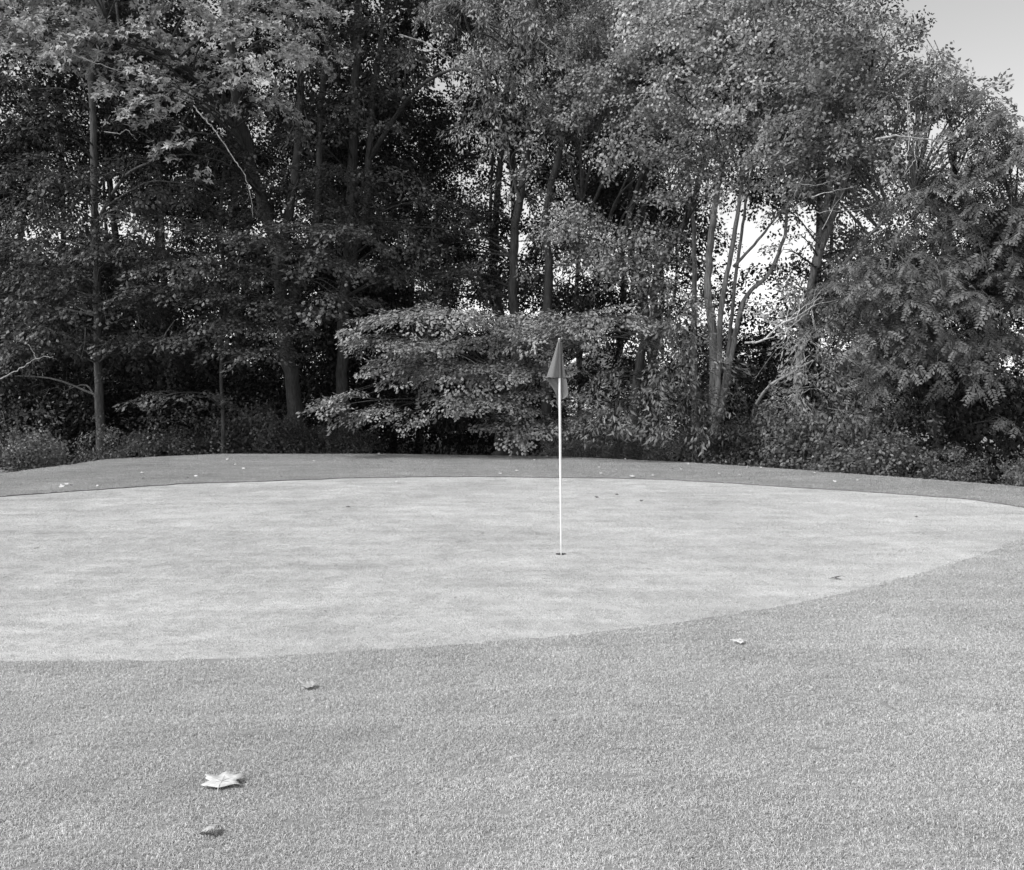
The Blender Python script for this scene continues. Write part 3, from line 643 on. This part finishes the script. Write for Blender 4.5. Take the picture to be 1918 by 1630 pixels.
dead('dead_branch', 'thin bare branches crossing the pale double trunk',
     [[(1520, 370), (1560, 358), (1600, 350)], [(1525, 395), (1580, 395), (1640, 390)], [(1540, 430), (1560, 390), (1580, 360)], [(1500, 345), (1540, 345), (1600, 320)]], 19.9, .014, 3, .3)

# ------------------------------------------------------------------ the woods behind: copies of a few trees
protos = []
for k in range(4):
    R2 = R.rand() * 6
    base_ = np.array([0, 0, 0.0])
    st = [([(0, 0, -.3), (.1 * R.randn(), .1 * R.randn(), 3), (.3 * R.randn(), .2, 7), (.5 * R.randn(), 0, 12), (0, .3, 16)], .19, .05),
          ([(0, 0, 4.2), (.8 * R.randn(), .5, 7.5), (1.6 * R.randn(), .2, 12)], .09, .03)]
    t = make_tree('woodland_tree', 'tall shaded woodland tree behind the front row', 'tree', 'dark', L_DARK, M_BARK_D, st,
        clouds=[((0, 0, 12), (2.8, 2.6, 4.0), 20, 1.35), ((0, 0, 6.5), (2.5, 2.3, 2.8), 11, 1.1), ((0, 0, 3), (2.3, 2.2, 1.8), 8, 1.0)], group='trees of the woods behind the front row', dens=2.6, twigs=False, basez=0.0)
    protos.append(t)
def zone(o):
    r = o.location.x / max(o.location.y, 1)
    z = 'left of the big oak trunk' if r < -.25 else ('between the big oak trunk and the flagstick' if r < .05 else 'right of the flagstick')
    g = o['group']
    if g.startswith('trees'): lab = 'tall shaded tree deep in the woods, ' + z
    elif g.startswith('tall'): lab = 'tall dark shrub inside the woods, ' + z
    else: lab = 'leafy shrub at the woods edge, ' + z
    o['label'] = lab; o['group'] = g + ', ' + z
def copy_thing(root):
    r = root.copy(); COL.objects.link(r)
    for ch in root.children:
        c = ch.copy(); COL.objects.link(c); c.parent = r
    return r
spots = []
for d, x0, x1, st_ in ((31, -24, 15, 3.6), (35.5, -27, 17, 3.9), (41, -30, -2, 4.2)):
    x = x0
    while x < x1:
        dd = d - max(0, x - 4) * .75; spots.append((x + R.randn() * .4, d + R.randn() * .8)) if not (.215 < x / dd < .262 or x / dd > .33 or (d < 33 and .075 < x / dd < .13)) else None; x += st_ * (.8 + .4 * R.rand())
extra = [(4.7, 30.0), (8.7, 27.0), (5.6, 36.0), (3.3, 44)]
spots = [(x, y + max(0, x - 4) * .75) for x, y in extra] + spots
for i, (x, y) in enumerate(spots):
    y = y - max(0, (x - 4)) * .75
    o = protos[i] if i < 4 else copy_thing(protos[R.randint(4)])
    s = .9 + .25 * R.rand() - max(0, (x - 3)) * .028
    o.location = (x, y, hgt(x, y)); o.rotation_euler = (0, 0, R.rand() * 6.28); o.scale = (s, s, s)

# understory bushes: two sorts, copied along the edge of the woods
def make_bush(label, kind, mat, rx, h, n, dens):
    st = [([(0, 0, -.1), (.1, 0, h * .4), (.05, .1, h * .8)], .03, .01)] + [([(0, 0, 0), (rx * .3 * math.cos(a), rx * .3 * math.sin(a), h * .4), (rx * .7 * math.cos(a), rx * .6 * math.sin(a), h * .75)], .02, .006) for a in R.rand(4) * 6.28]
    return make_tree('shrub', label, 'shrub', kind, mat, M_BARK_D, st, clouds=[((0, 0, h * .5), (rx, rx * .8, h * .48), n, .42)], group='shrubs along the edge of the woods', dens=dens, twigs=False, limb=.01, th=.5, basez=0.0)
bA = [make_bush('leafy shrub in the row along the edge of the woods', 'shrub', L_SHRUB, 1.1, 1.7, 22, 9) for _ in range(3)]
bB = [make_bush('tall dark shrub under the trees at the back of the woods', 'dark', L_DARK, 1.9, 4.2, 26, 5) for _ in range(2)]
for o in bB: o['group'] = 'tall shrubs inside the woods'
def putbushes(protos_, xs_, off, jit, s0, s1, sink=0):
    for i, x in enumerate(xs_):
        x = x + R.randn() * .25; y = float(yc(x)) + off + R.rand() * jit + max(0, min(1.2, (-8 - x) * .4))
        o = protos_[i] if i < len(protos_) else copy_thing(protos_[R.randint(len(protos_))])
        s = s0 + (s1 - s0) * R.rand(); o.location = (x, y, hgt(x, y) - sink); o.rotation_euler = (0, 0, R.rand() * 6.28); o.scale = (s, s, s * (.85 + .3 * R.rand()))
putbushes(bA, [x for x in np.arange(-17, 14, .85) if not -4.4 < x < 1.5], 2.3, 1.8, .6, 1.35)
putbushes(bB, [x for x in np.arange(-24, 16, 1.4) if not 1.7 < x < 4.3], 7.5, 6.5, .8, 1.25)
for o in list(COL.objects):
    if o.parent is None and o.get('category') in ('shrub',) or o.get('group') == 'trees of the woods behind the front row': zone(o)

# far belt of woods that closes the view low down: reads as one mass
def belt(name, label, x0, x1, y, h, n, mat):
    lb, tb = MB(), MB()
    for k in range(n):
        xx = x0 + (x1 - x0) * R.rand(); hh = h * (.75 + .25 * math.sin(xx * .45) + .12 * math.sin(xx * 1.3)); z = hh * R.rand() ** .8
        yy = y + R.randn() * 2; pad(lb, tb, 'dark', (xx, yy, hgt(xx, yy) + z), 1.5, .6, -1.57, 1.6, .3, False, scale=1.5)
    tag(link(name, lb.mesh(name), mat), label, 'woods', kind='stuff')
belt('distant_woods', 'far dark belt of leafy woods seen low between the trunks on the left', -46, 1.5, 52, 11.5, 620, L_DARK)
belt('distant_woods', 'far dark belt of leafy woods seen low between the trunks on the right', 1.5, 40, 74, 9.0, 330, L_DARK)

# ------------------------------------------------------------------ white house and fence beyond the woods
hx, hy = 6.2, 60.0; hz = float(hgt(hx, hy))
hs = empty('house', (hx, hy, hz)); tag(hs, 'white gabled house glimpsed through the leaves right of the flag', 'house')
M_SIDE = plain('siding_paint', .7, .6, .05); M_ROOF = plain('roof_shingle', .12, .9, .3, 6)
def bx(name, a, b, m, par): mb = MB(); mb.box(a, b); return link(name, mb.mesh(name), m, par)
bx('wall', (-5, 0, 0), (5, 7, 3.6), M_SIDE, hs)
for k in range(15): bx('siding_board', (-5.02, -.03 - .0, .15 + k * .225), (5.02, 0.0, .15 + k * .225 + .2), M_SIDE, hs)
mb = MB(); mb.add([(-5, 0, 3.6), (5, 0, 3.6), (0, 0, 6.2), (-5, 7, 3.6), (5, 7, 3.6), (0, 7, 6.2)], t=[(0, 1, 2), (3, 5, 4)], q=[(0, 3, 4, 1)]); link('gable', mb.mesh('gable'), M_SIDE, hs)
for s, nm in ((-1, 'roof'), (1, 'roof')):
    mb = MB(); a, b = np.array([s * 5.5, -.4, 3.38]), np.array([0, -.4, 6.25]); up = np.array([0, 0, .14])
    v = [a, b, b + [0, 7.8, 0], a + [0, 7.8, 0]]; mb.add(v + [p + up for p in v], q=[(0, 1, 2, 3), (4, 7, 6, 5), (0, 4, 5, 1), (3, 2, 6, 7), (0, 3, 7, 4)])
    link(nm, mb.mesh(nm), M_ROOF, hs)
    mb = MB(); v = [a + [0, -.06, -.2], b + [0, -.06, -.2], b + [0, -.06, .16], a + [0, -.06, .16]]; mb.add(v + [np.array(p) + [0, .05, 0] for p in v], q=[(0, 1, 2, 3), (4, 7, 6, 5), (0, 4, 5, 1), (3, 2, 6, 7)])
    link('rake_board', mb.mesh('rake_board'), M_WHITE, hs)
M_GL = plain('window_glass', .03, .1, .1)
for x in (-3.2, 0, 3.0):
    f = bx('window', (x - .55, -.09, 1.3), (x + .55, -.032, 2.7), M_WHITE, hs)
    bx('pane', (x - .46, -.10, 1.38), (x + .46, -.091, 1.98), M_GL, f); bx('pane', (x - .46, -.10, 2.04), (x + .46, -.091, 2.62), M_GL, f)
dk = empty('deck', (hx - .5, hy - 4, hz)); tag(dk, 'white railed deck in front of the house beyond the trees', 'deck')
bx('deck_floor', (-4, 0, 1.2), (4, 3.8, 1.35), plain('deck_wood', .3), dk)
bx('rail', (-4, -.05, 2.2), (4, .05, 2.3), M_WHITE, dk); bx('rail', (-4, -.04, 1.5), (4, .04, 1.56), M_WHITE, dk)
for k in range(5): bx('post', (-4 + k * 1.97, -.07, 0), (-3.86 + k * 1.97, .07, 2.42), M_WHITE, dk)
for k in range(40): bx('baluster', (-3.8 + k * .195, -.015, 1.56), (-3.77 + k * .195, .015, 2.2), M_WHITE, dk)
fx0, fy0 = -3.6, 46.0; fz0 = float(hgt(fx0, fy0))
fn = empty('rail_fence', (fx0, fy0, fz0)); tag(fn, 'pale rail fence glimpsed low behind the tiered beech', 'fence')
for z in (.7, 1.3, 1.75): bx('rail', (0, -.03, z), (7, .03, z + .13), M_WHITE, fn)
for k in range(4): bx('post', (-.07 + k * 2.3, -.1, -.1), (.07 + k * 2.3, -.04, 1.95), M_WHITE, fn)

# ------------------------------------------------------------------ fallen leaves
def star(lobes, notch, size, curl, droop_, seed, stem=True, bend=(0, 0)):
    """a lobed leaf: centre, inner ring, outline; lobes = [(angle, reach)], curled as it dries"""
    r = np.random.RandomState(seed); out = []
    for k, (a, l) in enumerate(lobes):
        a2, l2 = lobes[(k + 1) % len(lobes)]
        if a2 < a: a2 += 360
        for da, ff in ((-18, .70), (-13, .76), (-7, .80), (0, 1.0), (7, .80), (13, .76), (18, .70)): out.append((a + da, l * ff * (1 + .04 * r.randn())))
        out.append(((a + a2) / 2, min(l, l2) * notch * (1 + .08 * r.randn())))
    out = np.array(out); th = np.radians(out[:, 0]); rr = out[:, 1] * size
    o = np.stack([rr * np.cos(th), rr * np.sin(th)], -1); inn = o * .55; n = len(o)
    p = np.vstack([[[0, 0]], inn, o])
    q = np.linalg.norm(p, axis=1) / size
    z = curl * size * q ** 2 + bend[0] * p[:, 0] ** 2 / size + bend[1] * p[:, 1] ** 2 / size + droop_ * size * np.sin(p[:, 0] / size * 5) * .15 + size * .012 * r.randn(len(p))
    v = np.column_stack([p, z]); mb = MB(); t = [(0, 1 + i, 1 + (i + 1) % n) for i in range(n)]
    qd = [(1 + i, 1 + n + i, 1 + n + (i + 1) % n, 1 + (i + 1) % n) for i in range(n)]
    mb.add(v, t=t, q=qd); return mb
MAPLE = [(90, .95), (33, 1.0), (-24, .85), (204, .85), (147, 1.0)]
MAPLE = sorted([(a % 360, l) for a, l in MAPLE])
OAK = sorted([(a % 360, l) for a, l in [(90, 1.1), (50, .7), (10, .75), (-30, .55), (130, .7), (170, .75), (210, .55), (-80, .3)]])
def leafdry(name, v): return plain(name, v, .5, .18, 60)
M_FL = leafdry('pale_dry_leaf', .58); M_FM = leafdry('tan_dry_leaf', .42); M_FD = leafdry('dark_dry_leaf', .10)
def fallen(label, pxy, size, lobes, mat, rot, curl=.1, bend=(0, 0), tilt=(0, 0), seed=1, lift=.02, squash=(1, 1), z0=.0, group=None, stem=True, notch=.62):
    c = G(*pxy); c[2] = hgt(c[0], c[1]) + z0 + (0 if in_green(c[0], c[1]) else FZ)
    lobes = sorted([((a + rot) % 360, l) for a, l in lobes])
    me = star(lobes, notch, size, curl, .18, seed, bend=bend)
    o = empty('fallen_leaf', c) if stem else None
    m = me.mesh('leaf_blade', smooth_=False)
    b = link('leaf_blade' if stem else 'fallen_leaf', m, mat, o)
    md = b.modifiers.new('thickness', 'SOLIDIFY'); md.thickness = max(.0008, size * .012); md.offset = 0
    T = o or b
    if not stem: b.location = c
    T.location = (c[0], c[1], c[2] + lift); T.rotation_euler = (tilt[0], tilt[1], 0); T.scale = (squash[0], squash[1], 1)
    if stem:
        mb = MB(); ar = rad(rot - 90); ca, sa = math.cos(ar), math.sin(ar); tube(mb, [(0, 0, .001), (ca * size * .5, sa * size * .5, .004), (ca * size * .95, sa * size * .95 + size * .1, -.006)], [.0014, .0012, .0018], 5); link('leaf_stem', mb.mesh('leaf_stem', smooth_=True), mat, o)
        mb = MB()
        for a, l in lobes:
            if l > .5: a = rad(a); tube(mb, [(0, 0, .0012), (.45 * l * size * math.cos(a), .45 * l * size * math.sin(a), curl * size * (.45 * l) ** 2 + .002)], [.0011, .0005], 3)
        link('leaf_veins', mb.mesh('leaf_veins'), M_FM, o)
    return tag(T, label, 'leaf', group)
fallen('large pale maple leaf lying face up on the fringe, nearest bright leaf', (416, 1481), .100, MAPLE, M_FL, 4, .02, tilt=(rad(3), 0), seed=4, lift=.024)
fallen('curled pale leaf arched over its own dark shadow, closest leaf to the viewer', (400, 1574), .058, OAK, M_FM, 82, .0, bend=(-.75, -.3), tilt=(rad(-9), 0), seed=6, lift=.040, notch=.85)
fallen('curled oak leaf with dark edge and pale middle, left of the middle on the fringe', (583, 1297), .075, OAK, M_FM, 80, .0, bend=(.4, .3), tilt=(rad(5), 0), seed=8, lift=.022)
fallen('pale torn leaf flat on the fringe at the right, below the edge of the green', (1388, 1212), .060, OAK, M_FL, 80, .03, tilt=(rad(9), 0), seed=10, lift=.024)
fallen('small pale folded leaf scrap on the fringe at the lower right', (1520, 1302), .022, OAK, M_FL, 30, .2, tilt=(rad(10), .3), seed=12, lift=.022, stem=False)
fallen('dark curled leaf with a raised pale stem on the green near its right edge', (1569, 1085), .066, OAK, M_FD, 85, .1, bend=(-.4, -.5), tilt=(rad(-16), 0), seed=14, lift=.026)
fallen('small dark curled leaf far left on the green', (69, 1028), .035, OAK, M_FD, 70, .1, bend=(-.6, 0), seed=16, lift=.012, stem=False)
for (p, s, lab) in [((852, 1121), .016, 'tiny dark scrap of leaf on the green left of the hole'), ((609, 1146), .016, 'tiny dark scrap of leaf near the front edge of the green'), ((1039, 1364), .018, 'tiny dark scrap of leaf in the fringe below the hole'),
                    ((1369, 1080), .013, 'tiny dark scrap of leaf on the green right of the hole'), ((1321, 1107), .014, 'tiny dark scrap of leaf just left of the fringe at the right'), ((855, 1083), .012, 'faint dark crumb on the green left of the hole'), ((980, 1125), .008, 'smallest dark crumb on the green below the hole')]:
    fallen(lab, p, s, OAK, M_FD, R.rand() * 360, .2, seed=R.randint(999), lift=.008 if s != .018 else .02, stem=False)
far = [(35, 883, 0), (116, 917, 2), (125, 912, 1), (135, 914, -1), (182, 915, 0), (266, 890, 1), (268, 901, -1), (281, 861, 0), (332, 864, 0), (357, 892, 0), (367, 896, 1), (352, 899, -1), (425, 864, 1), (440, 874, 0), (456, 882, 1), (528, 897, -1), (588, 867, 0), (628, 867, 0), (657, 858, 1), (690, 874, -1), (710, 853, 1), (756, 855, 0), (732, 868, -1), (937, 891, 1), (967, 886, 1), (1000, 865, 0), (1024, 858, 1), (1122, 879, 1), (1125, 891, 1), (1155, 884, 0), (1184, 897, 2), (1223, 895, 0), (1259, 882, -1), (1275, 883, 1), (1171, 863, 0), (1347, 891, 1), (1385, 894, 0), (1426, 880, 1), (1564, 907, 1), (1605, 904, 0), (1526, 890, 0), (1399, 879, 0), (288, 947, 0), (742, 905, 1), (1155, 930, -1), (1200, 942, -1), (1118, 935, -1), (1716, 973, -1), (652, 954, -1), (1290, 873, 1)]
LB = {2: 'bright pale fallen leaf on the far side of the green', 1: 'small pale fallen leaf on the far side of the green', 0: 'faint pale fallen leaf on the far side of the green', -1: 'dark scrap of fallen leaf on the far side of the green'}
for k, (a, b, s) in enumerate(far):
    sz = {2: .075, 1: .048, 0: .032, -1: .04}[s]
    side = 'left of the flagstick' if a < 1050 else 'right of the flagstick'
    fallen(LB[s] + ' ' + side, (a, b), sz, OAK if k % 2 else MAPLE, {2: M_FL, 1: M_FL, 0: M_FL, -1: M_FD}[s], R.rand() * 360, .25, seed=k + 30, lift=.030, tilt=(rad(8 + 22 * R.rand()), .1), group={2: 'bright fallen leaves', 1: 'pale fallen leaves', 0: 'faint fallen leaves', -1: 'dark leaf scraps'}[s] + ' on the far side of the green, ' + side, stem=False)
